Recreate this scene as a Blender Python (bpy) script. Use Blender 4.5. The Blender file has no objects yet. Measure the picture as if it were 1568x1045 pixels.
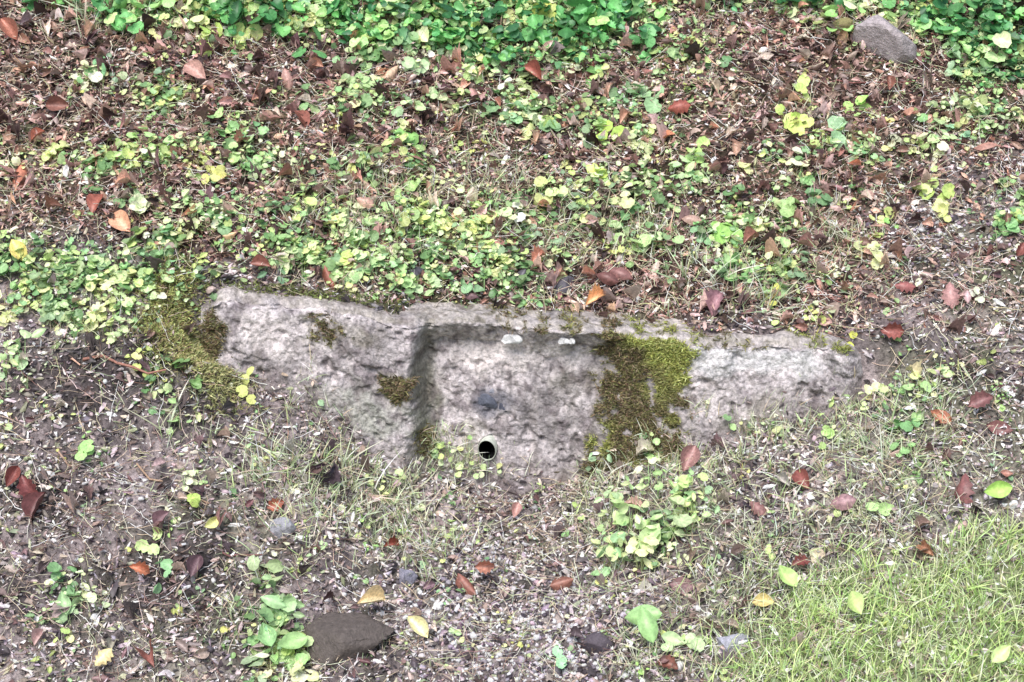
import bpy, math, numpy as np
from mathutils import Vector
rng=np.random.default_rng(7)
def srgb(r,g,b):
    c=np.array([r,g,b],float)/255
    return np.where(c<=.04045,c/12.92,((c+.055)/1.055)**2.4)
def sm(a,b,x):
    t=np.clip((x-a)/(b-a),0,1); return t*t*(3-2*t)
_tab=np.random.default_rng(3).random((256,256))
def vn(x,y,s=0):
    x=np.asarray(x,float)+s*17.3+500; y=np.asarray(y,float)+s*9.1+500
    xi=np.floor(x).astype(int); yi=np.floor(y).astype(int); fx=x-xi; fy=y-yi
    fx=fx*fx*(3-2*fx); fy=fy*fy*(3-2*fy)
    g=lambda i,j:_tab[i&255,j&255]
    return (g(xi,yi)*(1-fx)+g(xi+1,yi)*fx)*(1-fy)+(g(xi,yi+1)*(1-fx)+g(xi+1,yi+1)*fx)*fy
def fbm(x,y,f,o=4,s=0):
    a=1;t=0;n=0
    for i in range(o):
        t=t+a*(vn(x*f,y*f,s+i)-.5); n+=a; a*=.55; f*=2.07
    return t/n*2
# ------------------------------------------------------------ terrain
def top(x): return np.interp(x,[-2,-0.95,-0.29,0.31,1.11,2],[.17,.153,.07,.02,-.006,-.03])
def zbf(x): return np.interp(x,[-2,-1.3,-.97,-.78,-.6,-.45,-.3,0,.2,.55,1.1,1.4,2],[-.05,-.03,-.04,-.13,-.23,-.33,-.42,-.5,-.45,-.35,-.18,-.11,-.08])
def H(x,y):
    x=np.asarray(x,float);y=np.asarray(y,float)
    w=sm(-1.05,-.93,x)*(1-sm(1.1,1.25,x))
    cen=sm(-.36,-.28,x)*(1-sm(.5,.58,x))
    yc=.075+.10*cen
    d=np.maximum(y-yc,-.6)
    U=top(x)+np.where(d<5,.66*d,.66*5+ 12*(1-np.exp(-np.maximum(d-5,0)/20)))
    U=U+.05*sm(.2,.8,y)*fbm(x,y,1.3,3,5)
    yb=-.12
    u=np.clip((yb-y)/.85,0,1)
    zfar=-.73+.03*sm(.2,1.2,x)
    L=zbf(x)+(zfar-zbf(x))*u**.85
    L=L-.55*(1-np.exp(-np.maximum(-.97-y,0)/2.2))
    a=sm(yc-.065,yc,y); b=sm(-.38,.12,y)
    k=w*a+(1-w)*b
    z=L*(1-k)+U*k
    near=np.exp(-(np.maximum(np.abs(x)-3,0)+np.maximum(np.abs(y)-3,0)))
    z=z+near*(.035*fbm(x,y,4,4,1)+.028*fbm(x,y,24,3,2))*(1-.7*w*np.exp(-((y-.03)/.12)**2))
    return z
def HN(x,y,e=.02):
    dx=(H(x+e,y)-H(x-e,y))/(2*e); dy=(H(x,y+e)-H(x,y-e))/(2*e)
    dy=np.clip(dy,-1.2,1.2); dx=np.clip(dx,-1.2,1.2)
    n=np.stack([-dx,-dy,np.ones_like(dx)],-1); return n/np.linalg.norm(n,axis=-1,keepdims=True)
PITCH=math.radians(20); CAM=np.array([0,-6*math.cos(PITCH),6*math.sin(PITCH)])
FW=np.array([0,math.cos(PITCH),-math.sin(PITCH)]); UP=np.array([0,math.sin(PITCH),math.cos(PITCH)])
TT=np.arange(4,9.5,.004)
def site(u,v):
    """survey mark (from the photo) -> ground position in metres"""
    d=FW+np.array([1,0,0])*(u-784)/3000+UP*(522-v)/3000
    P=CAM+TT[:,None]*d
    i=np.argmax(P[:,2]<H(P[:,0],P[:,1])); return P[i,0],P[i,1]
def blobs(L):
    out=[]
    for u,v,ru,rv,w in L:
        x,y=site(u,v); x2,y2=site(u,v-rv); out.append((x,y,ru*.002*(1+y/6),max(abs(y2-y),rv*.0012),w))
    def f(x,y):
        t=np.zeros_like(x)
        for a,b,c,d,w in out: t=t+w*np.exp(-(((x-a)/c)**2+((y-b)/d)**2)**1.3)
        return t
    return f
# ------------------------------------------------------------ materials
def mat(name,rough=.6,trans=0,noise=40,namp=.35,spec=.4,bump=0,bscale=200,gain=1.0):
    m=bpy.data.materials.new(name); m.use_nodes=True; nt=m.node_tree; N=nt.nodes; Lk=nt.links
    p=N['Principled BSDF']; p.inputs['Roughness'].default_value=rough; p.inputs['Specular IOR Level'].default_value=spec
    at=N.new('ShaderNodeAttribute'); at.attribute_name='Col'
    tc=N.new('ShaderNodeTexCoord'); nz=N.new('ShaderNodeTexNoise'); nz.inputs['Scale'].default_value=noise; nz.inputs['Detail'].default_value=6
    nz.inputs['Roughness'].default_value=.7
    Lk.new(tc.outputs['Object'],nz.inputs['Vector'])
    mr=N.new('ShaderNodeMapRange'); mr.inputs[1].default_value=.32; mr.inputs[2].default_value=.68; mr.inputs[3].default_value=(1-namp)*gain; mr.inputs[4].default_value=(1+namp)*gain
    Lk.new(nz.outputs['Fac'],mr.inputs[0])
    mx=N.new('ShaderNodeVectorMath'); mx.operation='SCALE'
    Lk.new(at.outputs['Color'],mx.inputs[0]); Lk.new(mr.outputs[0],mx.inputs['Scale'])
    Lk.new(mx.outputs[0],p.inputs['Base Color'])
    if bump:
        n2=N.new('ShaderNodeTexNoise'); n2.inputs['Scale'].default_value=bscale; n2.inputs['Detail'].default_value=5
        Lk.new(tc.outputs['Object'],n2.inputs['Vector'])
        b=N.new('ShaderNodeBump'); b.inputs['Strength'].default_value=bump; b.inputs['Distance'].default_value=.006
        Lk.new(n2.outputs['Fac'],b.inputs['Height']); Lk.new(b.outputs[0],p.inputs['Normal'])
    if trans:
        t=N.new('ShaderNodeBsdfTranslucent'); Lk.new(mx.outputs[0],t.inputs['Color'])
        ms=N.new('ShaderNodeMixShader'); ms.inputs[0].default_value=trans
        Lk.new(p.outputs[0],ms.inputs[1]); Lk.new(t.outputs[0],ms.inputs[2]); Lk.new(ms.outputs[0],N['Material Output'].inputs['Surface'])
    return m
M_ground=mat('damp_soil',.9,0,70,.7,.2,1,150,.92)
M_conc=mat('weathered_concrete',.85,0,75,.5,.3,1,130,1.2)
M_leaf=mat('green_leaf',.42,.18,90,.2,.45,gain=1.28)
M_dead=mat('dead_leaf',.45,.08,120,.4,.5,gain=1.35)
M_grass=mat('grass_blade',.5,.22,60,.2,.4,gain=1.45)
M_stone=mat('stone',.7,0,70,.35,.4,.7,160)
M_moss=mat('moss',.95,.1,80,.4,.1,gain=1.2)
M_wood=mat('twig_bark',.8,0,200,.35,.2,gain=1.3)
M_pvc=mat('white_plastic_pipe',.45,0,90,.2,.4)
M_dark=mat('pipe_inside',.9,0,30,.1,.1)
# ------------------------------------------------------------ mesh helpers
def mk(name,V,loops,sizes,C,m,smooth=True):
    me=bpy.data.meshes.new(name); V=np.asarray(V,np.float32)
    me.vertices.add(len(V)); me.vertices.foreach_set('co',V.ravel())
    me.loops.add(len(loops)); me.loops.foreach_set('vertex_index',np.asarray(loops,np.int32))
    sizes=np.asarray(sizes,np.int32); st=np.concatenate([[0],np.cumsum(sizes)[:-1]]).astype(np.int32)
    me.polygons.add(len(sizes)); me.polygons.foreach_set('loop_start',st); me.polygons.foreach_set('loop_total',sizes)
    me.polygons.foreach_set('use_smooth',np.full(len(sizes),smooth,bool))
    me.update(calc_edges=True); me.validate()
    a=me.color_attributes.new('Col','FLOAT_COLOR','POINT')
    c4=np.ones((len(V),4),np.float32); c4[:,:3]=np.clip(C,0,.72); a.data.foreach_set('color',c4.ravel())
    me.materials.append(m); o=bpy.data.objects.new(name,me); bpy.context.scene.collection.objects.link(o); return o
def grid(name,X,Y,Z,C,m):
    r,c=X.shape; V=np.stack([X,Y,Z],-1).reshape(-1,3)
    i=np.arange(r*c).reshape(r,c); q=np.stack([i[:-1,:-1],i[:-1,1:],i[1:,1:],i[1:,:-1]],-1).reshape(-1,4)
    return mk(name,V,q.ravel(),np.full(len(q),4),C.reshape(-1,3),m)
class T:
    def __init__(s,V,F,shade=None):
        s.V=np.array(V,float); s.l=np.array([i for f in F for i in f]); s.s=np.array([len(f) for f in F]); s.sh=np.ones(len(V)) if shade is None else np.array(shade)
class Acc:
    def __init__(s): s.V=[];s.l=[];s.s=[];s.C=[];s.n=0
    def add(s,t,R,S,P,C):
        k=len(P)
        if k==0: return
        V=t.V[None]*S[:,None,:]; V=np.einsum('kij,knj->kni',R,V)+P[:,None,:]
        nv=len(t.V); s.V.append(V.reshape(-1,3)); off=s.n+np.arange(k)*nv
        s.l.append((t.l[None]+off[:,None]).ravel()); s.s.append(np.tile(t.s,k))
        s.C.append((C[:,None,:]*t.sh[None,:,None]).reshape(-1,3)); s.n+=k*nv
    def many(s,ts,R,S,P,C):
        k=rng.integers(0,len(ts),len(P))
        for i,t in enumerate(ts):
            q=k==i; s.add(t,R[q],S[q],P[q],C[q])
    def out(s,name,m,smooth=True): return mk(name,np.concatenate(s.V),np.concatenate(s.l),np.concatenate(s.s),np.concatenate(s.C),m,smooth)
def frames(n,yaw=None,tilt=0.):
    k=len(n); n=n+rng.normal(0,1,(k,3))*np.reshape(tilt,(-1,1)) ; n/=np.linalg.norm(n,axis=1,keepdims=True)
    if yaw is None: yaw=rng.random(k)*2*np.pi
    a=np.stack([np.cos(yaw),np.sin(yaw),np.zeros(k)],1); t=a-n*np.sum(a*n,1,keepdims=True); t/=np.linalg.norm(t,axis=1,keepdims=True)
    return np.stack([t,np.cross(n,t),n],-1)
def pick(pal,k,var=.15,des=0.):
    pal=np.array([srgb(*p) for p in pal]); pal=pal*(1-des)+pal.mean(1,keepdims=True)*des; c=pal[rng.integers(0,len(pal),k)]
    return c*np.clip(1+rng.normal(0,var,(k,1)),.3,2)*(1+rng.normal(0,.05,(k,3)))
def leafT(prof,nseg=7,cup=.15,curl=.2,wav=.0,seed=0):
    r=np.random.default_rng(seed); V=[];F=[];sh=[]
    for i in range(nseg+1):
        t=i/nseg; w=prof(t); zz=curl*math.sin(t*2.6)-curl*.3*t
        for j in (-1,-.5,0,.5,1):
            V.append((t,w*j,zz+cup*j*j*w*2+wav*r.normal()*abs(j))); sh.append(1.2 if j==0 else .95+.1*r.normal())
    for i in range(nseg):
        for j in range(4):
            a=i*5+j; F.append((a,a+1,a+6,a+5))
    return T(V,F,sh)
ov=lambda t:.36*math.sin(math.pi*min(1,t*1.0))**.8*(1-.35*t)+.004
def jag(t): return ov(t)*(1+.2*math.cos(t*math.pi*9))
dead=[leafT(ov,7,r1,r2,.04,i) for i,(r1,r2) in enumerate([(.5,.15),(-.3,.3),(.8,.05),(.2,-.2),(1.3,.2),(-.8,.1)])]
dead+=[leafT(jag,9,.5,.15,.04,20),leafT(jag,9,-.4,.25,.05,21),leafT(jag,9,1.2,.4,.06,22)]
pointed=[leafT(jag,9,.35,-.15,.008,30+i) for i in range(2)]+[leafT(ov,6,.3,-.2,.005,35)]
broad=[leafT(lambda t:ov(t)*.95,9,.35,-.25,.012,60),leafT(lambda t:ov(t)*.8,9,-.3,.25,.012,61)]
heart=[leafT(lambda t:(.5*math.sin(math.pi*min(1,t+.02)**.55)**.7*(1+.06*math.cos(t*40)))+.003,10,.3,-.2,.015,70),leafT(lambda t:(.42*math.sin(math.pi*min(1,t+.02)**.6)**.7*(1+.08*math.cos(t*36)))+.003,10,-.25,.15,.015,71)]
def roundT(seed,sc=.09,n=16,cup=.25,notch=.45):
    r=np.random.default_rng(seed); V=[(0,0,0)];sh=[1.25];F=[]
    for ring,rr in ((1,.55),(2,1.)):
        for i in range(n):
            a=math.pi*2*i/n; q=rr*(1-notch*math.exp(-((a-math.pi)/.35)**2))
            if ring==2: q*=1+sc*(1 if i%2 else -1)
            V.append((q*math.cos(a)*.55+.18*rr,q*math.sin(a)*.55,cup*rr*rr*.5*(1+.5*math.sin(2*a+seed))+r.normal()*.02)); sh.append((1.12 if i%2 else .86) if ring==1 else 1.0)
    for i in range(n):
        j=(i+1)%n; F.append((0,1+i,1+j)); F.append((1+i,1+n+i,1+n+j,1+j))
    return T(V,F,sh)
rounds=[roundT(i,.05,16,c,nn) for i,(c,nn) in enumerate([(.3,.45),(-.25,.4),(.1,.55),(.45,.3)])]
def bladeT(b,n=4,w=.5):
    V=[];F=[]; sh=[]
    for i in range(n+1):
        t=i/n; ww=w*(1-t**1.6)+.02
        V+= [(b*t*t,-ww,t-.25*abs(b)*t*t),(b*t*t,ww,t-.25*abs(b)*t*t)]; sh+=[.6+.5*t]*2
    for i in range(n): a=2*i; F.append((a,a+1,a+3,a+2))
    return T(V,F,sh)
blades=[bladeT(b) for b in (.1,.35,.7,1.0)]
def twigT(seed):
    r=np.random.default_rng(seed); V=[];F=[];n=5; y=0;z=0
    for i in range(n+1):
        t=i/n; y+=r.normal()*.05; z+=r.normal()*.03
        for k in range(4):
            a=k*math.pi/2; V.append((t-.5,y+.014*(1-.5*t)*math.cos(a),z+.014*(1-.5*t)*math.sin(a)))
    for i in range(n):
        for k in range(4):
            a=i*4+k;b=i*4+(k+1)%4; F.append((a,b,b+4,a+4))
    return T(V,F)
twigs=[twigT(i) for i in range(6)]
def stoneT(seed,sub=2,amp=.25,cuts=7,d0=.55):
    import bmesh
    bm=bmesh.new(); bmesh.ops.create_icosphere(bm,subdivisions=sub,radius=1)
    V=np.array([v.co[:] for v in bm.verts]); F=[[v.index for v in f.verts] for f in bm.faces]; bm.free()
    r=np.random.default_rng(seed)
    for _ in range(cuts):
        n=r.normal(size=3); n/=np.linalg.norm(n); d=r.uniform(d0,.9); q=V@n; V=V-np.outer(np.maximum(q-d,0)*.97,n)
    V*=1+amp*.4*fbm(V[:,0]+V[:,2]*.7,V[:,1]-V[:,2]*.5,1.5,4,seed)[:,None]
    return T(V,F)
peb=[stoneT(i,1) for i in range(6)]
big=[stoneT(50+i,4,.4,11,.4) for i in range(6)]
def chipT(seed):
    r=np.random.default_rng(seed); V=[(0,0,.12)]; n=6
    for i in range(n):
        a=i/n*6.28; q=.5*r.uniform(.5,1.15); V.append((q*math.cos(a),q*.6*math.sin(a),r.normal()*.13))
    return T(V,[(0,1+i,1+(i+1)%n) for i in range(n)],[1.15]+[.95]*n)
chips=[chipT(i) for i in range(8)]
# ------------------------------------------------------------ zones
grav=blobs([(800,965,190,70,1.2),(740,850,110,40,.5),(860,1040,140,40,1.0),(1440,350,110,50,.6),(1450,800,120,30,.3)])
damp=blobs([(250,870,120,65,1.),(60,770,80,50,.9),(740,900,140,24,1.1),(30,900,60,60,.8),(700,850,40,40,.6),(950,990,80,45,.9),(560,900,80,40,.6),(1250,830,90,40,.7),(200,560,130,60,.8),(1150,930,60,60,.7),(100,600,100,60,.5),(300,780,60,30,.6),(1480,580,90,40,.7),(1330,170,120,50,.4),(500,720,40,40,.7),(1100,860,60,40,.5),(600,1010,90,30,.6),(330,960,80,40,.6),(1380,530,70,40,.5),(100,60,160,60,.4),(150,190,140,60,.3)])
def upper(x,y): return sm(.03,.2,y+.07*fbm(x,y,5,3,8)-.12*(1-sm(-1.2,-.95,x)))
def rightgrey(x,y): return sm(.9,1.5,x+.3*fbm(x,y,2,3,9))*(1-sm(.5,.9,y))
lawn=blobs([(1480,1010,260,130,1.5),(1330,930,150,65,.9),(1250,1010,140,60,.9),(1540,880,100,70,1.)])
def axis(lo,hi,st,far):
    a=list(np.arange(lo,hi+1e-6,st)); s=st; v=hi
    while v<far: s*=1.25; v+=s; a.append(v)
    s=st; v=lo
    while v>-far: s*=1.25; v-=s; a.insert(0,v)
    return np.array(a)
ax=axis(-2.3,2.3,.010,90); ay=axis(-1.4,2.0,.009,90)
X,Y=np.meshgrid(ax,ay); Z=H(X,Y)
up=upper(X,Y)[...,None]; rg=rightgrey(X,Y)[...,None]
cu=srgb(82,66,60); cl=srgb(142,131,131)
k=np.clip((1-up)+.8*rg,0,1)
C=cu*(1-k)+cl*k
C=C*(1+.7*fbm(X,Y,6,4,11)[...,None])*(1+.8*fbm(X,Y,30,3,12)[...,None])
gf=np.clip(fbm(X,Y,5,4,13)[...,None]*2+.15,0,1)*.45; C=C*(1-gf)+srgb(118,126,92)*gf
gm=np.clip(grav(X,Y),0,1)[...,None]; C=C*(1-.5*gm)+srgb(140,130,132)*.5*gm
lm=np.clip(lawn(X,Y),0,1)[...,None]; C=C*(1-.7*lm)+srgb(135,150,102)*.7*lm
dm=np.clip(damp(X,Y)*(1+fbm(X,Y,9,3,19)),0,1)[...,None]; C=C*(1-.7*dm)
far=(np.clip((np.maximum(np.abs(X),np.abs(Y))-2.2)/1.5,0,1))[...,None]; C=C*(1-far)+srgb(80,100,55)*far
grid('ground',X,Y,Z,C,M_ground)
# ------------------------------------------------------------ headwall
PX=-.075
def Wf(x,d):
    xl=.31-.28*np.clip(d,0,.5)
    S=sm(-.315,-.255,x+.03*fbm(x,d,9,3,20))*(1-np.clip((x-xl)/(.535-xl),0,1))
    R=.09*S*sm(-.01,.12,d)+.03*S
    pr=.018*fbm(x,d,5,3,21)+.012*fbm(x,d,22,4,22)+.007*fbm(x,d,80,3,23)
    pit=np.clip(fbm(x,d*1.4,20,3,24)-.2,0,1)*.045
    return -.27*d+R+pr*.8+pit
wx=np.arange(-.955,1.16,.0038); nd=190
dd=np.concatenate([np.linspace(-.24,-.012,34),np.linspace(-.008,.66,nd)])
WX,D=np.meshgrid(wx,dd)
dep=np.maximum(D,0)
WY=Wf(WX,dep)+np.maximum(-D,0)
rag=.016*fbm(WX,WX*0+3,9,4,31)
WZ=top(WX)+rag-dep+np.where(D<0,.012*fbm(WX,WY,14,3,30),0)-.016*np.exp(-(D/.02)**2)*(1+1.3*fbm(WX,WX*0+9,16,3,33))
WZ-= .06*sm(.95,1.15,WX)+.05*(1-sm(-.955,-.88,WX))
WY+= .10*sm(1.02,1.15,WX)+.05*(1-sm(-.955,-.88,WX))
dp=(716-505)*.002/1.03
pz=top(np.array(PX))-dp
rr=np.sqrt(((WX-PX)/1.)**2+((WZ-pz)/1.25)**2)
WY+=.2*(rr<.025)*(D>0)
C=np.ones(WX.shape+(3,))*srgb(184,176,177)
n1=fbm(WX,D,5,5,40)[...,None]; n2=fbm(WX,D,22,4,41)[...,None]; n3=fbm(WX,D*.35,30,4,43)[...,None]
C=C*(1+.4*n1+.6*n2+.3*n3)
def pt(cx,cd,rx,rd,p=1.6,ns=.9):
    q=np.maximum(np.sqrt(((WX-cx)/rx)**2+((D-cd)/rd)**2)+ns*fbm(WX,D,16,4,int(abs(cx*100))%50),0); return np.clip(1.4-q**p,0,1)[...,None]
def mixc(C,m,col): m=np.clip(m,0,1); return C*(1-m)+col*m
ti=fbm(WX,D,30,4,44)[...,None]; tj=fbm(WX,D,60,3,45)[...,None]
xl=.31-.28*np.clip(D,0,.5)
col=(sm(-.08,.08,WX-xl+.16*n1[...,0]+.05*n2[...,0])*(1-sm(.50,.57,WX+.06*n2[...,0]))*(1-sm(.36,.54,D+.1*n1[...,0]))*sm(-.03,.03,D))[...,None]
mossm=col*np.clip(.95+1.4*ti+1.4*n2,0,1)
mossm+=.5*pt(-.60,.07,.07,.045)*np.clip(.7+2*ti,0,1)+.3*pt(-.47,.07,.05,.03)+.85*pt(-.37,.2,.055,.05)
mossm+=.4*(D<.015)[...,None]*sm(-.3,0,WX)[...,None]*np.clip(.3+2.5*ti,0,1)
mossm+=.25*pt(-.27,.3,.05,.25)+.6*pt(-.93,.12,.05,.14)
mossm+=.35*np.clip(fbm(WX,D,6,3,47)[...,None]*2-.4,0,1)
mossm=np.clip(mossm,0,1)
C=mixc(C,.7*pt(-.265,.24,.04,.28),srgb(88,90,82))  # dark strip: shade on the left cheek of the recess, painted into the colour
C=mixc(C,.5*pt(-.45,.3,.16,.08),srgb(145,152,135))
C=mixc(C,.7*np.clip(ti*2.8-.1,0,1),srgb(104,94,98))
C=mixc(C,.6*np.clip(tj*3-.3,0,1),srgb(84,78,78))
C=mixc(C,.5*np.clip(n3*2.2-.1,0,1),srgb(118,112,108))
C=mixc(C,.6*pt(-.06,.13,.1,.06)+.5*pt(.1,.1,.12,.05)+.4*pt(-.75,.1,.12,.06),srgb(222,213,210))
C=mixc(C,.7*pt(-.05,.28,.09,.035),srgb(80,82,92))
C=mixc(C,.6*pt(-.075,.50,.025,.07),srgb(82,78,78))
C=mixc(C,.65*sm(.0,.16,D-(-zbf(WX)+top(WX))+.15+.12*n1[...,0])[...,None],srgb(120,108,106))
C=mixc(C,.45*pt(.72,.06,.3,.04),srgb(200,202,202))
C=mixc(C,.5*(D<.0)[...,None]*np.clip(.6+n2,0,1),srgb(140,134,118))
C=mixc(C,mossm*.75,srgb(108,108,66))
C=mixc(C,(rr<.03)[...,None]*1.*(D>0)[...,None],srgb(20,20,20))
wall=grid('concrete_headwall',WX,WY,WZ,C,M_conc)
def tube(name,r0,r1,y0,y1,c,yaw,m,n=40,cap=False):
    V=[];F=[]
    prof=[(r1,y1),(r1,y0),((r0+r1)/2,y0-.001),(r0,y0),(r0,y1)]
    for r,y in prof:
        for i in range(n):
            a=i/n*2*math.pi; V.append((r*math.cos(a),y-.25*r*math.sin(a),r*1.3*math.sin(a)))
    for p in range(len(prof)-1):
        for i in range(n):
            j=(i+1)%n; F.append((p*n+i,p*n+j,(p+1)*n+j,(p+1)*n+i))
    if cap: F.append(tuple(4*n+i for i in range(n)))
    V=np.array(V); ca,sa=math.cos(yaw),math.sin(yaw)
    Rm=np.array([[ca,-sa,0],[sa,ca,0],[0,0,1]]); V=V@Rm.T
    return mk(name,V,[i for f in F for i in f],[len(f) for f in F],np.ones((len(V),3))*c,m)
py_=float(Wf(np.array([PX]),np.array([dp]))[0])
e=bpy.data.objects.new('drain_pipe',None); bpy.context.scene.collection.objects.link(e); e.location=(PX,py_,float(pz))
o1=tube('pipe_rim',.0266,.029,-.020,.10,srgb(196,200,188),math.radians(-10),M_pvc); o1.parent=e
o2=tube('pipe_bore',.0260,.0264,-.016,.12,srgb(12,12,13),math.radians(-10),M_dark,cap=True); o2.parent=e
acc=Acc()
wn_c=np.gradient(WY,axis=1)/.0038
def wallpts(wt,n,jit=.003):
    wt=wt.ravel(); idx=rng.choice(wt.size,n,p=wt/wt.sum())
    P=np.stack([WX.ravel()[idx],WY.ravel()[idx],WZ.ravel()[idx]],1)+rng.normal(0,jit,(n,3))
    nn=np.stack([np.clip(wn_c.ravel()[idx],-1,1),-np.ones(n),.5+np.zeros(n)],1); nn/=np.linalg.norm(nn,axis=1,keepdims=True)
    return P,nn
P,nn=wallpts(np.clip(mossm[...,0]-.3,0,1),56000)
R=frames(nn,tilt=.6); sz=rng.uniform(.005,.02,len(P))
mc=pick([(130,124,88),(146,144,96),(108,110,76),(134,114,92),(120,106,88),(158,144,120)],len(P),.22)
br=np.clip(fbm(P[:,0],P[:,2],9,3,88)*2.4+.2+(P[:,0]-.42)*3+(np.abs(P[:,0]+.37)<.1)*.7,0,.9)[:,None]
mc=mc*(1-br)+pick([(165,168,96),(182,188,108),(146,154,84),(198,204,134)],len(P),.18)*br
acc.many(blades,R,np.stack([sz,sz*.28,sz],1),P,mc)
def moss_patch(u,v,ru,rv,n,pal):
    x0,y0=site(u,v); x=x0+rng.normal(0,ru*.002*.6,n); y=y0+rng.normal(0,rv*.003*.6,n)
    P=np.stack([x,y,H(x,y)+.004+rng.random(n)*.012],1); R=frames(HN(x,y),tilt=.4); s=rng.uniform(.008,.02,n)
    acc.many(blades,R,np.stack([s,s*.3,s],1),P,pick(pal,n,.2))
moss_patch(262,480,42,35,5500,[(155,160,100),(124,130,84),(190,195,125),(134,116,90)])
moss_patch(298,545,42,22,3600,[(202,202,146),(165,170,112),(180,170,128)])
moss_patch(340,590,34,14,1200,[(190,190,140),(150,150,106)])
moss_patch(480,462,150,8,1500,[(130,140,85),(110,115,75)])
acc.out('moss',M_moss)
hgt=(top(WX)-zbf(WX))
lowm=sm(-.13,.03,D-hgt+.12*n1[...,0]+.06*n2[...,0])*(D>0)*(D<hgt+.12)*(np.hypot(WX-PX,WZ-pz)>.055)
# ------------------------------------------------------------ scatter helpers
BOX=(-2.2,2.2,-1.2,1.8)
def samp(n,dens,x0=BOX[0],x1=BOX[1],y0=BOX[2],y1=BOX[3]):
    x=rng.uniform(x0,x1,n); y=rng.uniform(y0,y1,n); q=rng.random(n)<dens(x,y)
    x=x[q];y=y[q]; cen=sm(-.36,-.28,x)*(1-sm(.5,.58,x))
    blk=(x>-.95)&(x<1.1)&(y<.045+.085*cen)&(y>Wf(x,np.clip(top(x)-zbf(x),0,.6))-.01)
    return x[~blk],y[~blk]
GD=lambda x,y:np.clip(1-.8*grav(x,y),0,1)
LP=[(136,124,126),(178,166,168),(70,62,66),(218,208,208),(118,104,100),(150,134,124),(54,48,52),(240,232,228),(152,154,128),(188,172,162)]
acc=Acc()
x,y=samp(280000,lambda x,y:(.68+.32*upper(x,y))*np.clip(.85+.7*fbm(x,y,4,3,60),.15,1)*(1-.6*np.clip(lawn(x,y),0,1))*(.4+.6*GD(x,y)))
n=len(x); s=rng.lognormal(math.log(.0128),.5,n).clip(.004,.04)
P=np.stack([x,y,H(x,y)+rng.random(n)*.012],1)
u_=upper(x,y)*(1-.7*rightgrey(x,y)); isu=rng.random(n)<u_
Cc=np.where(isu[:,None],pick([(128,98,88),(82,60,56),(164,130,120),(220,192,180),(54,44,44),(142,108,94),(190,156,142),(98,72,68),(156,132,128),(238,218,208),(124,116,90)],n,.3),pick(LP,n,.28))
Cc*=(1-.6*np.clip(damp(x,y),0,1)*rng.random(n))[:,None]
acc.many(chips,frames(HN(x,y),tilt=.55),np.stack([s*1.3,s*.75,s],1),P,Cc)
P,nn=wallpts(lowm+1e-9,4500,.004); s=rng.lognormal(math.log(.011),.5,4500).clip(.004,.03)
acc.many(chips,frames(nn,tilt=.5),np.stack([s*1.3,s*.75,s],1),P,pick(LP,4500,.25))
x,y=samp(23000,lambda x,y:(.15+.55*upper(x,y)*(1-.5*rightgrey(x,y)))*np.clip(.7+.9*fbm(x,y,3,3,61),.05,1)*(1-.85*np.clip(lawn(x,y),0,1))*GD(x,y))
n=len(x); s=rng.uniform(.018,.055,n)
P=np.stack([x,y,H(x,y)+.002+rng.random(n)*.016],1)
u_=upper(x,y)
Cc=np.where((rng.random(n)<u_)[:,None],pick([(126,100,94),(94,74,72),(162,132,124),(208,182,172),(70,56,54),(142,110,100),(186,160,150),(112,88,86),(190,152,134),(154,138,132)],n,.24),
   pick([(124,102,102),(94,84,86),(154,138,134),(82,70,72),(136,116,108),(110,86,84),(176,162,154)],n,.2))
acc.many(dead,frames(HN(x,y),tilt=.5),np.stack([s,s*rng.uniform(.5,1.1,n),s*rng.uniform(.6,1.6,n)],1),P,Cc)
acc.out('leaf_litter',M_dead)
acc=Acc()
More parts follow.
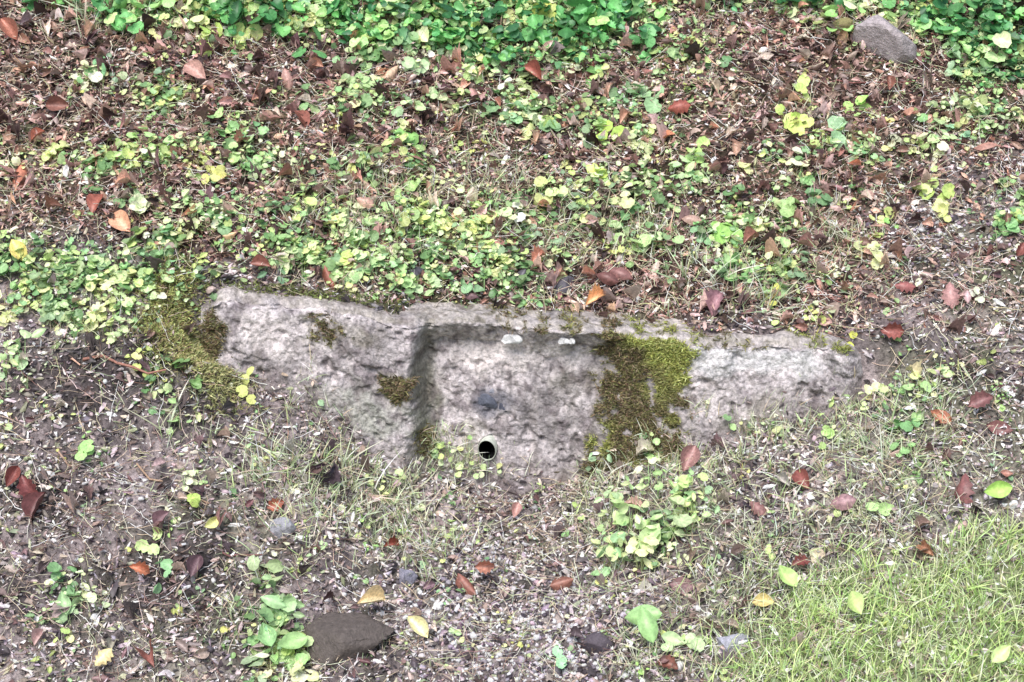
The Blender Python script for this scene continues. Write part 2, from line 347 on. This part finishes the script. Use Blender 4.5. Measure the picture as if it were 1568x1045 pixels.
FL=[(600,127,40,(236,190,150)),(390,162,38,(232,170,140)),(440,132,34,(205,150,135)),(187,350,48,(232,165,120)),(150,328,44,(165,85,62)),(910,475,34,(235,170,100)),
(352,375,26,(236,190,130)),(568,937,54,(240,215,160)),(640,977,46,(240,230,165)),(160,1024,50,(245,220,140)),(215,890,40,(215,130,85)),(325,818,36,(225,225,120)),
(790,795,32,(200,150,140)),(970,790,34,(200,150,130)),(600,850,34,(150,70,48)),(715,905,44,(150,88,70)),(742,884,36,(185,120,95)),(860,903,40,(150,92,72)),
(1055,712,46,(170,120,115)),(1228,750,48,(140,70,60)),(1255,864,52,(240,215,180)),(1225,880,40,(130,60,52)),(1475,762,60,(140,80,78)),(1385,450,44,(165,90,85)),(1455,465,48,(185,130,125)),
(1365,525,46,(150,75,65)),(1440,650,40,(190,110,75)),(1500,632,44,(130,80,80)),(1045,912,48,(150,110,112)),(1168,935,36,(225,200,110)),(1040,182,34,(170,80,60)),(1025,222,28,(225,140,90)),
(815,357,32,(225,160,140)),(728,355,24,(225,170,150)),(950,435,52,(140,90,85)),(930,445,44,(120,72,66)),(1097,482,40,(175,125,135)),(422,785,32,(170,90,60)),(45,765,54,(130,62,60)),(20,745,46,(150,76,66)),
(60,790,50,(110,58,58)),(1530,668,56,(145,90,88)),(1022,1030,38,(130,75,58)),(235,1032,48,(140,80,68)),(505,440,40,(155,85,62)),(400,425,40,(150,84,66)),(15,60,50,(190,120,95)),(30,287,56,(190,110,75)),
(30,398,44,(240,215,90)),(60,225,30,(170,90,60)),(640,455,48,(140,88,82)),(640,437,40,(85,80,90)),(825,415,36,(200,130,100)),(800,440,30,(90,85,95)),(1185,458,26,(220,200,110)),(1060,355,34,(190,150,130)),
(460,200,34,(170,95,75)),(1360,145,30,(150,90,70)),(815,130,38,(170,90,70)),(905,120,36,(120,60,48)),(1000,20,30,(190,120,90)),(700,345,28,(240,190,150)),(1290,70,32,(170,130,90)),(1510,240,40,(190,130,110)),
(485,110,30,(200,140,110)),(300,130,46,(190,140,125)),(90,180,40,(150,95,80)),(1160,790,40,(150,100,95)),(1290,790,44,(165,120,125)),(1420,855,40,(190,130,90)),(250,815,44,(120,84,92)),(300,880,50,(110,80,88)),
(990,710,40,(200,190,170)),(1100,560,26,(140,90,80)),(1395,590,38,(205,190,140)),(1150,385,30,(170,110,90)),(700,120,30,(150,100,85)),(560,325,28,(200,150,130)),(210,330,30,(230,235,200)),(75,20,40,(150,100,85)),
(1480,470,30,(210,170,170)),(1540,740,26,(170,110,90)),(500,700,34,(88,72,80)),(500,740,38,(80,64,74)),(1130,340,30,(185,140,120)),(1560,395,30,(160,90,80)),(955,200,26,(200,150,120))]
def hero(L,acc,ts,lift=.02,tilt=.25,sc=.92,wid=.85,num=1,spr=0,gn=.85,desat=.2):
    for u,v,sz,c in L:
        x0,y0=site(u,v); c=srgb(*c); c=c*(1-desat)+c.mean()*desat
        for _ in range(num):
            x=x0+rng.normal(0,1)*sz*.002*spr; y=y0+rng.normal(0,1)*sz*.002*spr
            n=HN(np.array([x]),np.array([y])); n=n+np.array([[0,-.35,0]])
            s=sz*.002*(1+y/6)*sc*rng.uniform(.8,1.15); P=np.array([[x,y,float(H(x,y))+lift*rng.uniform(.6,1.4)]])
            R=frames(n/np.linalg.norm(n),tilt=tilt); P=P-R[:,:,0]*s*.5
            acc.many(ts,R,np.array([[s,s*wid*rng.uniform(.8,1.1),s*.9]]),P,(c*gn*rng.uniform(.9,1.1))[None])
hero(FL,acc,dead,lift=.028,tilt=.2,desat=.25,wid=1.05)
acc.out('fallen_leaves',M_dead)
# ------------------------------------------------------------ straw and twigs
acc=Acc()
x,y=samp(28000,lambda x,y:.5+.3*upper(x,y)); n=len(x); L_=rng.uniform(.03,.13,n)
P=np.stack([x,y,H(x,y)+.008+rng.random(n)*.026],1)
acc.many(twigs,frames(HN(x,y),tilt=.28),np.stack([L_,np.maximum(L_*.8*rng.uniform(.3,1,n),.075),np.maximum(L_*.5,.075)],1),P,pick([(198,178,158),(222,208,188),(120,94,84),(160,136,124),(88,70,64),(234,224,208),(195,195,160)],n,.2))
for (a,b,c,d,r) in [(75,520,130,565,.006),(130,560,260,580,.006),(1260,300,1345,280,.003),(1080,100,1160,150,.003),(1190,430,1290,470,.004),(730,60,700,140,.003),(340,860,400,870,.004),(1145,60,1235,20,.003),(210,720,330,790,.004),(1280,135,1400,140,.003),(1230,245,1250,360,.003),(1425,60,1470,75,.003),(90,700,190,760,.004),(1000,100,1100,85,.003)]:
    x0,y0=site(a,b);x1,y1=site(c,d); p0=np.array([x0,y0,H(x0,y0)+.02]);p1=np.array([x1,y1,H(x1,y1)+.02]); t=p1-p0; L0=np.linalg.norm(t); t/=L0
    b_=np.cross([0,0,1],t); b_/=np.linalg.norm(b_); R=np.stack([t,b_,np.cross(t,b_)],-1)[None]
    acc.many(twigs,R,np.array([[L0,r/.014,r/.014]]),((p0+p1)/2)[None],pick([(150,110,100),(180,150,130),(120,86,80)],1))
acc.out('twigs',M_wood)
# ------------------------------------------------------------ gravel
acc=Acc()
x,y=samp(150000,lambda x,y:np.clip(grav(x,y)*(1+fbm(x,y,8,3,77)),0,1)*.9+.035*(1-upper(x,y)),-2.1,2.1,-1.2,1.0); n=len(x); s=rng.lognormal(math.log(.005),.45,n).clip(.002,.016)
P=np.stack([x,y,H(x,y)+s*.3],1)
acc.many(peb,frames(HN(x,y),tilt=.4),np.stack([s*1.2,s,s*.7],1),P,pick([(240,234,236),(208,196,204),(156,144,154),(100,90,98),(72,64,70),(250,247,247),(216,198,198)],n,.15)*1.15*(1-.35*np.clip(damp(x,y),0,1))[:,None])
acc.out('gravel',M_stone)
def rock(name,u,v,ru,rv,c,k,sink=.3,yaw=None):
    x,y=site(u,v); a=Acc(); sx=ru*.002*(1+y/6); sz=rv*.002
    R=frames(HN(np.array([x]),np.array([y])),yaw=np.array([.2*k if yaw is None else yaw])); t=big[k%6]
    a.add(t,R,np.array([[sx*1.15,sx*.8,sz*1.15]]),np.array([[x,y,float(H(x,y))+sz*(.5-sink)]]),np.array([srgb(*c)])); 
    return a.out(name,M_stone,False if k==0 else True)
rock('stone',1362,72,48,46,(176,166,168),0)
rock('stone',535,982,76,50,(96,88,84),5,.5,.1)
rock('stone',1118,995,34,26,(166,166,178),2,.4)
rock('stone',430,815,24,22,(156,156,164),3,.4)
rock('stone',868,445,22,16,(95,92,100),4)
rock('stone',915,990,28,20,(92,84,92),1,.6)
rock('stone',620,885,20,16,(146,144,158),2,.5)
rock('stone',1285,48,14,26,(140,132,90),3)
for cx,cd,r,c,k in [(-.075,.27,.036,(98,102,116),0),(-.03,.285,.03,(88,90,104),2),(-.055,.245,.024,(136,138,148),4)]:
    a=Acc(); yy=float(Wf(np.array([cx]),np.array([cd]))[0]); a.add(big[k],np.eye(3)[None],np.array([[r,r*.4,r*.8]]),np.array([[cx,yy+.003,float(top(cx))-cd]]),np.array([srgb(*c)])); a.out('embedded_stone',M_stone)
for cx,cd,rx,rz in [(0.0,.06,.04,.014),(.16,.05,.022,.009),(.185,.045,.012,.008)]:
    a=Acc(); yy=float(Wf(np.array([cx]),np.array([cd]))[0]); a.add(big[1],np.eye(3)[None],np.array([[rx,.018,rz*1.3]]),np.array([[cx,yy-.014,float(top(cx))-cd]]),np.array([srgb(250,248,244)])); a.out('quartz_pebble',M_stone)
# ------------------------------------------------------------ green plants
ivyD=blobs([(420,10,240,40,1.8),(650,20,200,50,1.6),(820,40,170,50,1.3),(240,15,90,30,1),(560,75,60,30,.9),(1180,5,300,22,1.4),(1500,30,120,70,1.6),(1540,110,60,50,1.2),(720,90,150,25,.8),(860,90,90,20,.7),
(345,75,60,22,.9),(150,125,35,18,.9),(240,145,45,30,.8),(560,165,60,30,.9),(780,175,110,30,.8),(940,200,60,35,1.),(380,235,60,25,1.2),(200,255,80,20,1.1),(60,250,50,25,.8),(430,385,120,35,1.9),(330,350,50,25,1.3),(700,390,110,50,1.7),(820,315,80,32,1.2),
(570,430,80,30,1.7),(160,440,120,48,1.9),(250,425,60,30,1.8),(920,280,50,25,1.),(1010,290,55,28,.8),(1130,370,60,35,1.1),(1150,420,80,30,1.3),(1400,240,50,25,.6),(1290,235,50,22,.8),(1500,190,70,35,.8),(720,440,80,22,1.7),(480,350,70,40,1.2),(540,270,60,30,.9),(630,245,30,20,1.),
(100,930,50,60,.5),(420,990,60,60,1.),(1010,830,50,70,.7),(1200,640,50,30,.5),(1300,620,50,40,.5),(1060,80,70,30,.6),(20,440,40,60,.7),(1220,260,60,40,.4),(1550,330,50,60,.5),(130,500,60,40,.8),(260,590,40,50,.5),(1380,620,60,40,.4),(1530,600,60,40,.4),(20,580,25,20,.7),(650,330,220,70,.35),(1050,350,220,80,.3),(300,300,200,80,.25)])
bandD=blobs([(420,0,250,55,1.8),(650,15,200,60,1.6),(820,25,150,55,1.2),(560,60,60,35,.9),(1180,0,300,20,1.),(1500,20,130,65,1.6),(1550,100,50,50,1.),(720,85,120,20,.5)])
weedD=blobs([(1000,820,45,60,1.),(920,770,30,40,.8),(1275,620,40,40,.9),(1185,640,25,25,.8),(430,985,40,50,1.),(110,930,40,35,.8),(1060,800,40,40,.7),(940,850,30,40,.6),(1345,770,30,40,.6),(1220,920,30,30,.7),(275,640,20,30,.7),(25,575,20,20,.8),(440,700,40,20,.3)])
topD=lambda x,y:np.clip(sm(1.22,1.5,y+.1*fbm(x,y,2.5,3,70)),0,1)
acc=Acc(); stems=Acc(); DS=.14
def plants(nplants,dens,kind,lmin,lmax,nl,spread,hmin,hmax,pal,box=BOX,pv=.15,pw=1.0):
    x,y=samp(nplants,dens,*box); n=len(x); k=rng.integers(nl[0],nl[1]+1,n); I=np.repeat(np.arange(n),k); m=len(I)
    ang=rng.random(m)*6.283; rad=spread*np.sqrt(rng.random(m)); px=x[I]+rad*np.cos(ang); py=y[I]+rad*np.sin(ang)*.8
    base=np.stack([x[I],y[I],H(x[I],y[I])],1); z=H(px,py); z=np.minimum(z,base[:,2]+.04); z=np.maximum(z,base[:,2]-.05)
    P=np.stack([px,py,z+rng.uniform(hmin,hmax,m)],1)
    nrm=np.stack([.35*np.cos(ang),.3*np.sin(ang)-.35,np.ones(m)],1); nrm/=np.linalg.norm(nrm,axis=1,keepdims=True)
    sp=lmin+(lmax-lmin)*rng.random(n)**pw
    s=sp[I]*rng.uniform(.6,1.15,m); pc=pick(pal,n,pv,DS)[I]*(1+rng.normal(0,.14,(m,1)))
    acc.many(kind,frames(nrm,yaw=ang,tilt=.34),np.stack([s,s*rng.uniform(.8,1.1,m),s],1),P,pc)
    d=P-base; Ls=np.linalg.norm(d,axis=1); d/=Ls[:,None]; a=np.cross(d,[0,.3,1.]); a/=np.linalg.norm(a,axis=1,keepdims=True)
    R=np.stack([np.cross(a,d),a,d],-1); stems.many(blades[:2],R,np.stack([Ls*.1,np.full(m,.003),Ls],1),base,pc*.8)
G1=[(158,192,122),(178,210,136),(130,167,108),(200,226,158),(140,177,126),(212,232,168),(110,150,94),(188,207,122),(205,215,140)]
G2=[(100,168,94),(72,140,80),(128,192,108),(162,212,122),(54,112,66),(108,172,112),(188,228,146)]
G3=[(192,225,130),(212,235,150),(172,210,118),(216,222,124)]
plants(18000,lambda x,y:np.clip(ivyD(x,y)*(1+1.4*fbm(x,y,7,3,71))-.1,0,1)*.78,rounds,.012,.044,(3,8),.045,.006,.05,G1,pw=2.0)
plants(8500,lambda x,y:np.clip(.02+.24*upper(x,y)*(1+2.4*fbm(x,y,4,3,72)),0,1),rounds+pointed[:1],.008,.028,(2,6),.035,.004,.025,G1+G3,pw=1.6)
plants(3500,lambda x,y:.25*(1-upper(x,y))*np.clip(1+2*fbm(x,y,5,3,74),0,2),rounds+pointed,.009,.024,(2,5),.03,.004,.02,G1+G3)
plants(4000,topD,rounds+pointed,.02,.045,(4,9),.06,.03,.12,G2)
plants(7000,lambda x,y:np.clip(bandD(x,y)*(1+fbm(x,y,5,3,76)),0,1)*.9,rounds+heart,.02,.06,(3,7),.06,.02,.1,G2,pw=1.6)
plants(900,lambda x,y:np.clip(bandD(x,y)+.7*topD(x,y),0,1)*.6,pointed+heart,.055,.1,(3,6),.06,.06,.16,G2[:3]+[(44,100,56)])
plants(2500,lambda x,y:np.clip(ivyD(x,y),0,1)*.5,pointed,.018,.036,(3,6),.03,.01,.05,G1)
plants(4500,lambda x,y:np.clip(weedD(x,y)*(1+fbm(x,y,9,2,78)),0,1)*.8,pointed+broad+rounds,.02,.05,(4,7),.035,.015,.11,[(188,215,146),(205,228,166),(164,200,130),(214,226,158),(150,190,130)],pw=1.4)
HG=[(1215,200,46,(215,240,130)),(1205,188,34,(200,232,120)),(1235,150,36,(205,235,130)),(1315,168,36,(180,225,120)),(985,160,50,(165,205,150)),(1285,215,50,(170,205,160)),(1300,235,40,(150,190,140)),(1445,340,34,(225,240,150)),
(1350,345,28,(215,238,140)),(1330,400,38,(225,240,170)),(1265,615,40,(215,240,160)),(1268,640,26,(200,230,140)),(1182,628,38,(205,232,170)),(1300,576,26,(225,238,100)),
(840,35,44,(215,235,110)),(865,8,36,(200,235,110)),(20,575,44,(190,225,170)),(132,716,42,(170,215,130)),(120,942,46,(180,215,160)),(235,840,36,(200,230,150)),
(250,880,34,(160,210,150)),(372,600,32,(215,225,130)),(630,240,46,(160,215,120)),(322,280,34,(220,225,130)),(635,108,40,(190,220,165)),(1120,372,46,(165,215,110)),(1070,240,34,(190,230,130)),(1400,305,30,(215,235,150)),
(1560,345,40,(200,230,130)),(1490,465,26,(225,235,200)),(1415,440,24,(230,235,190)),(1185,458,24,(225,230,120)),(1050,1000,40,(200,225,170)),(1345,790,40,(190,225,150)),(290,775,32,(190,215,110)),(375,75,46,(215,235,140)),(320,75,44,(195,230,120)),
(730,65,34,(200,225,120)),(462,590,30,(200,200,140)),(155,120,44,(130,185,130)),(205,325,34,(215,230,180)),(400,890,46,(190,210,160)),(1270,675,30,(190,225,140)),(1440,310,40,(190,215,120)),(860,1035,36,(170,225,170)),(940,222,48,(190,225,105)),(915,275,36,(210,235,120))]
hero(HG,acc,rounds,lift=.03,tilt=.35,sc=.52,wid=1,num=4,spr=.28,gn=.92,desat=.08)
HB=[(1525,790,46,(180,225,110)),(995,855,60,(205,228,165)),(985,965,70,(170,215,140)),(990,990,54,(160,205,130)),(1205,915,44,(185,220,130)),(1310,950,44,(205,232,140)),(1530,1035,50,(215,240,160)),(100,950,44,(170,205,150)),(420,960,46,(170,210,150)),(410,1000,46,(160,205,140)),(450,1020,46,(175,215,140)),(1030,1000,40,(200,225,170))]
hero(HB,acc,broad,lift=.06,tilt=.25,sc=1.05,wid=1.15,num=1,gn=.9,desat=.1)
P,nn=wallpts(lowm*(n1[...,0]>0)+1e-9,220,.01); s=rng.uniform(.01,.026,220); P=P+nn*.015
acc.many(rounds,frames(nn+np.array([[0,0,.8]]),tilt=.3),np.stack([s,s,s],1),P,pick(G1,220,.15,DS))
acc.out('ground_ivy',M_leaf); stems.out('plant_stems',M_leaf)
# ------------------------------------------------------------ grass
acc=Acc()
def grass(n,dens,l0,l1,pal,w=.0016,clump=1,spread=.01,tilt=.3,box=BOX):
    x,y=samp(n,dens,*box); m=len(x); I=np.repeat(np.arange(m),clump); k=len(I)
    gx=x[I]+rng.normal(0,spread,k); gy=y[I]+rng.normal(0,spread,k)
    z=np.minimum(H(gx,gy),H(x,y)[I]+.02)
    P=np.stack([gx,gy,z-.002],1); nr=np.tile([0,-.25,1.],(k,1)); L_=rng.uniform(l0,l1,k)
    acc.many(blades,frames(nr,tilt=tilt),np.stack([L_*.8,np.full(k,w)*rng.uniform(.7,1.4,k),L_],1),P,pick(pal,k,.2,.1))
GP=[(208,228,166),(188,212,142),(226,240,186),(170,196,124),(214,226,174)]
GQ=[(214,224,194),(192,208,166),(226,230,206),(166,184,136),(220,212,188),(200,186,158)]
grass(140000,lambda x,y:np.clip(lawn(x,y)*(1.05+1.1*fbm(x,y,5,3,81)),0,1),.03,.10,GP+[(204,234,142),(158,190,110),(200,226,140)],.004,tilt=.4)
gD=blobs([(630,320,120,55,1.2),(960,375,80,28,1.8),(1110,425,100,30,1.3),(420,720,80,50,1.1),(560,780,120,60,1.3),(650,800,60,50,1.),(430,830,40,40,.8),(280,650,35,45,.8),(1330,700,120,80,1.3),(1300,820,120,60,1.1),(920,800,40,90,1.2),(1000,1000,60,60,.9),(1030,780,60,60,1.),(1150,860,100,80,1.),(800,320,120,50,.7),(700,240,120,40,.4),(1400,640,90,60,.8),(380,940,50,80,.6),(1100,700,70,50,.8),(540,350,90,50,.7),(150,20,60,30,.8),(1480,900,80,40,.9),(680,700,40,60,.8),(1290,370,80,60,.6),(1200,940,80,60,.9),(500,650,70,40,.6),(1240,650,80,40,.6),(420,1000,60,50,.6),(1480,720,60,40,.5)])
grass(24000,lambda x,y:np.clip(gD(x,y)*(1+fbm(x,y,8,2,83)),0,1)*.8,.03,.09,GQ+GP[:2],.0035,5,.014,.55)
grass(15000,lambda x,y:np.clip(.2+.7*fbm(x,y,5,3,82)+.1*(1-upper(x,y))-.15*damp(x,y),0,1),.02,.06,GQ,.0028,4,.02,.7)
tD=blobs([(960,375,70,18,2.),(1120,425,70,16,1.4),(640,790,60,30,1.1),(560,760,70,30,1.2),(150,20,60,30,1),(430,825,24,24,1.),(400,720,60,30,.9),(930,780,30,60,1.1),(1320,700,80,40,.8),(1040,740,50,30,.6),(1200,840,60,30,.5),(280,660,20,30,.6)])
grass(2200,lambda x,y:np.clip(tD(x,y),0,1),.08,.18,GQ,.0046,8,.015,.6)
P,nn=wallpts(lowm*np.clip(.3+n1[...,0]*2,0.02,1)+1e-9,3200,.006); L_=rng.uniform(.02,.07,3200)
acc.many(blades,frames(nn*.6+np.array([[0,0,1.]]),tilt=.45),np.stack([L_*.8,np.full(3200,.003),L_],1),P,pick(GQ,3200,.2))
acc.out('grass',M_grass)
V=[];F=[];z0=float(pz)-.035
for i in range(12):
    t=i/11; xx=PX-.004+.002*math.sin(t*9); dz=z0-t*.13; yy=py_-.018-.02*t
    for k in range(4): V.append((xx+.0009*math.cos(k*1.57),yy+.0009*math.sin(k*1.57),dz))
for i in range(11):
    for k in range(4): a=i*4+k;b=i*4+(k+1)%4; F.append((a,b,b+4,a+4))
mk('water_trickle',V,[i for f in F for i in f],[4]*len(F),np.ones((len(V),3))*srgb(190,190,190),M_pvc)
# ------------------------------------------------------------ light, camera
sc=bpy.context.scene; w=bpy.data.worlds.new('World'); sc.world=w; w.use_nodes=True; nt=w.node_tree
sky=nt.nodes.new('ShaderNodeTexSky'); sky.sky_type='NISHITA'; sky.sun_disc=False; sky.sun_elevation=math.radians(58); sky.sun_rotation=math.radians(200)
sky.dust_density=3; nt.links.new(sky.outputs[0],nt.nodes['Background'].inputs[0]); nt.nodes['Background'].inputs[1].default_value=.15
sl=bpy.data.lights.new('sun','SUN'); sl.energy=3.1; sl.angle=math.radians(30); sl.color=(1,.98,.96)
so=bpy.data.objects.new('sun',sl); sc.collection.objects.link(so)
el=math.radians(58); az=math.radians(200); dirv=Vector((math.sin(az)*math.cos(el),math.cos(az)*math.cos(el),math.sin(el)))
so.rotation_euler=dirv.to_track_quat('Z','Y').to_euler()
cd=bpy.data.cameras.new('camera'); co=bpy.data.objects.new('camera',cd); sc.collection.objects.link(co)
co.location=CAM; co.rotation_euler=(math.pi/2-PITCH,0,0); cd.sensor_width=36; cd.lens=36/(2*784/3000); cd.clip_end=500; sc.camera=co
sc.view_settings.view_transform='Standard'; sc.view_settings.look='None'; sc.view_settings.exposure=0
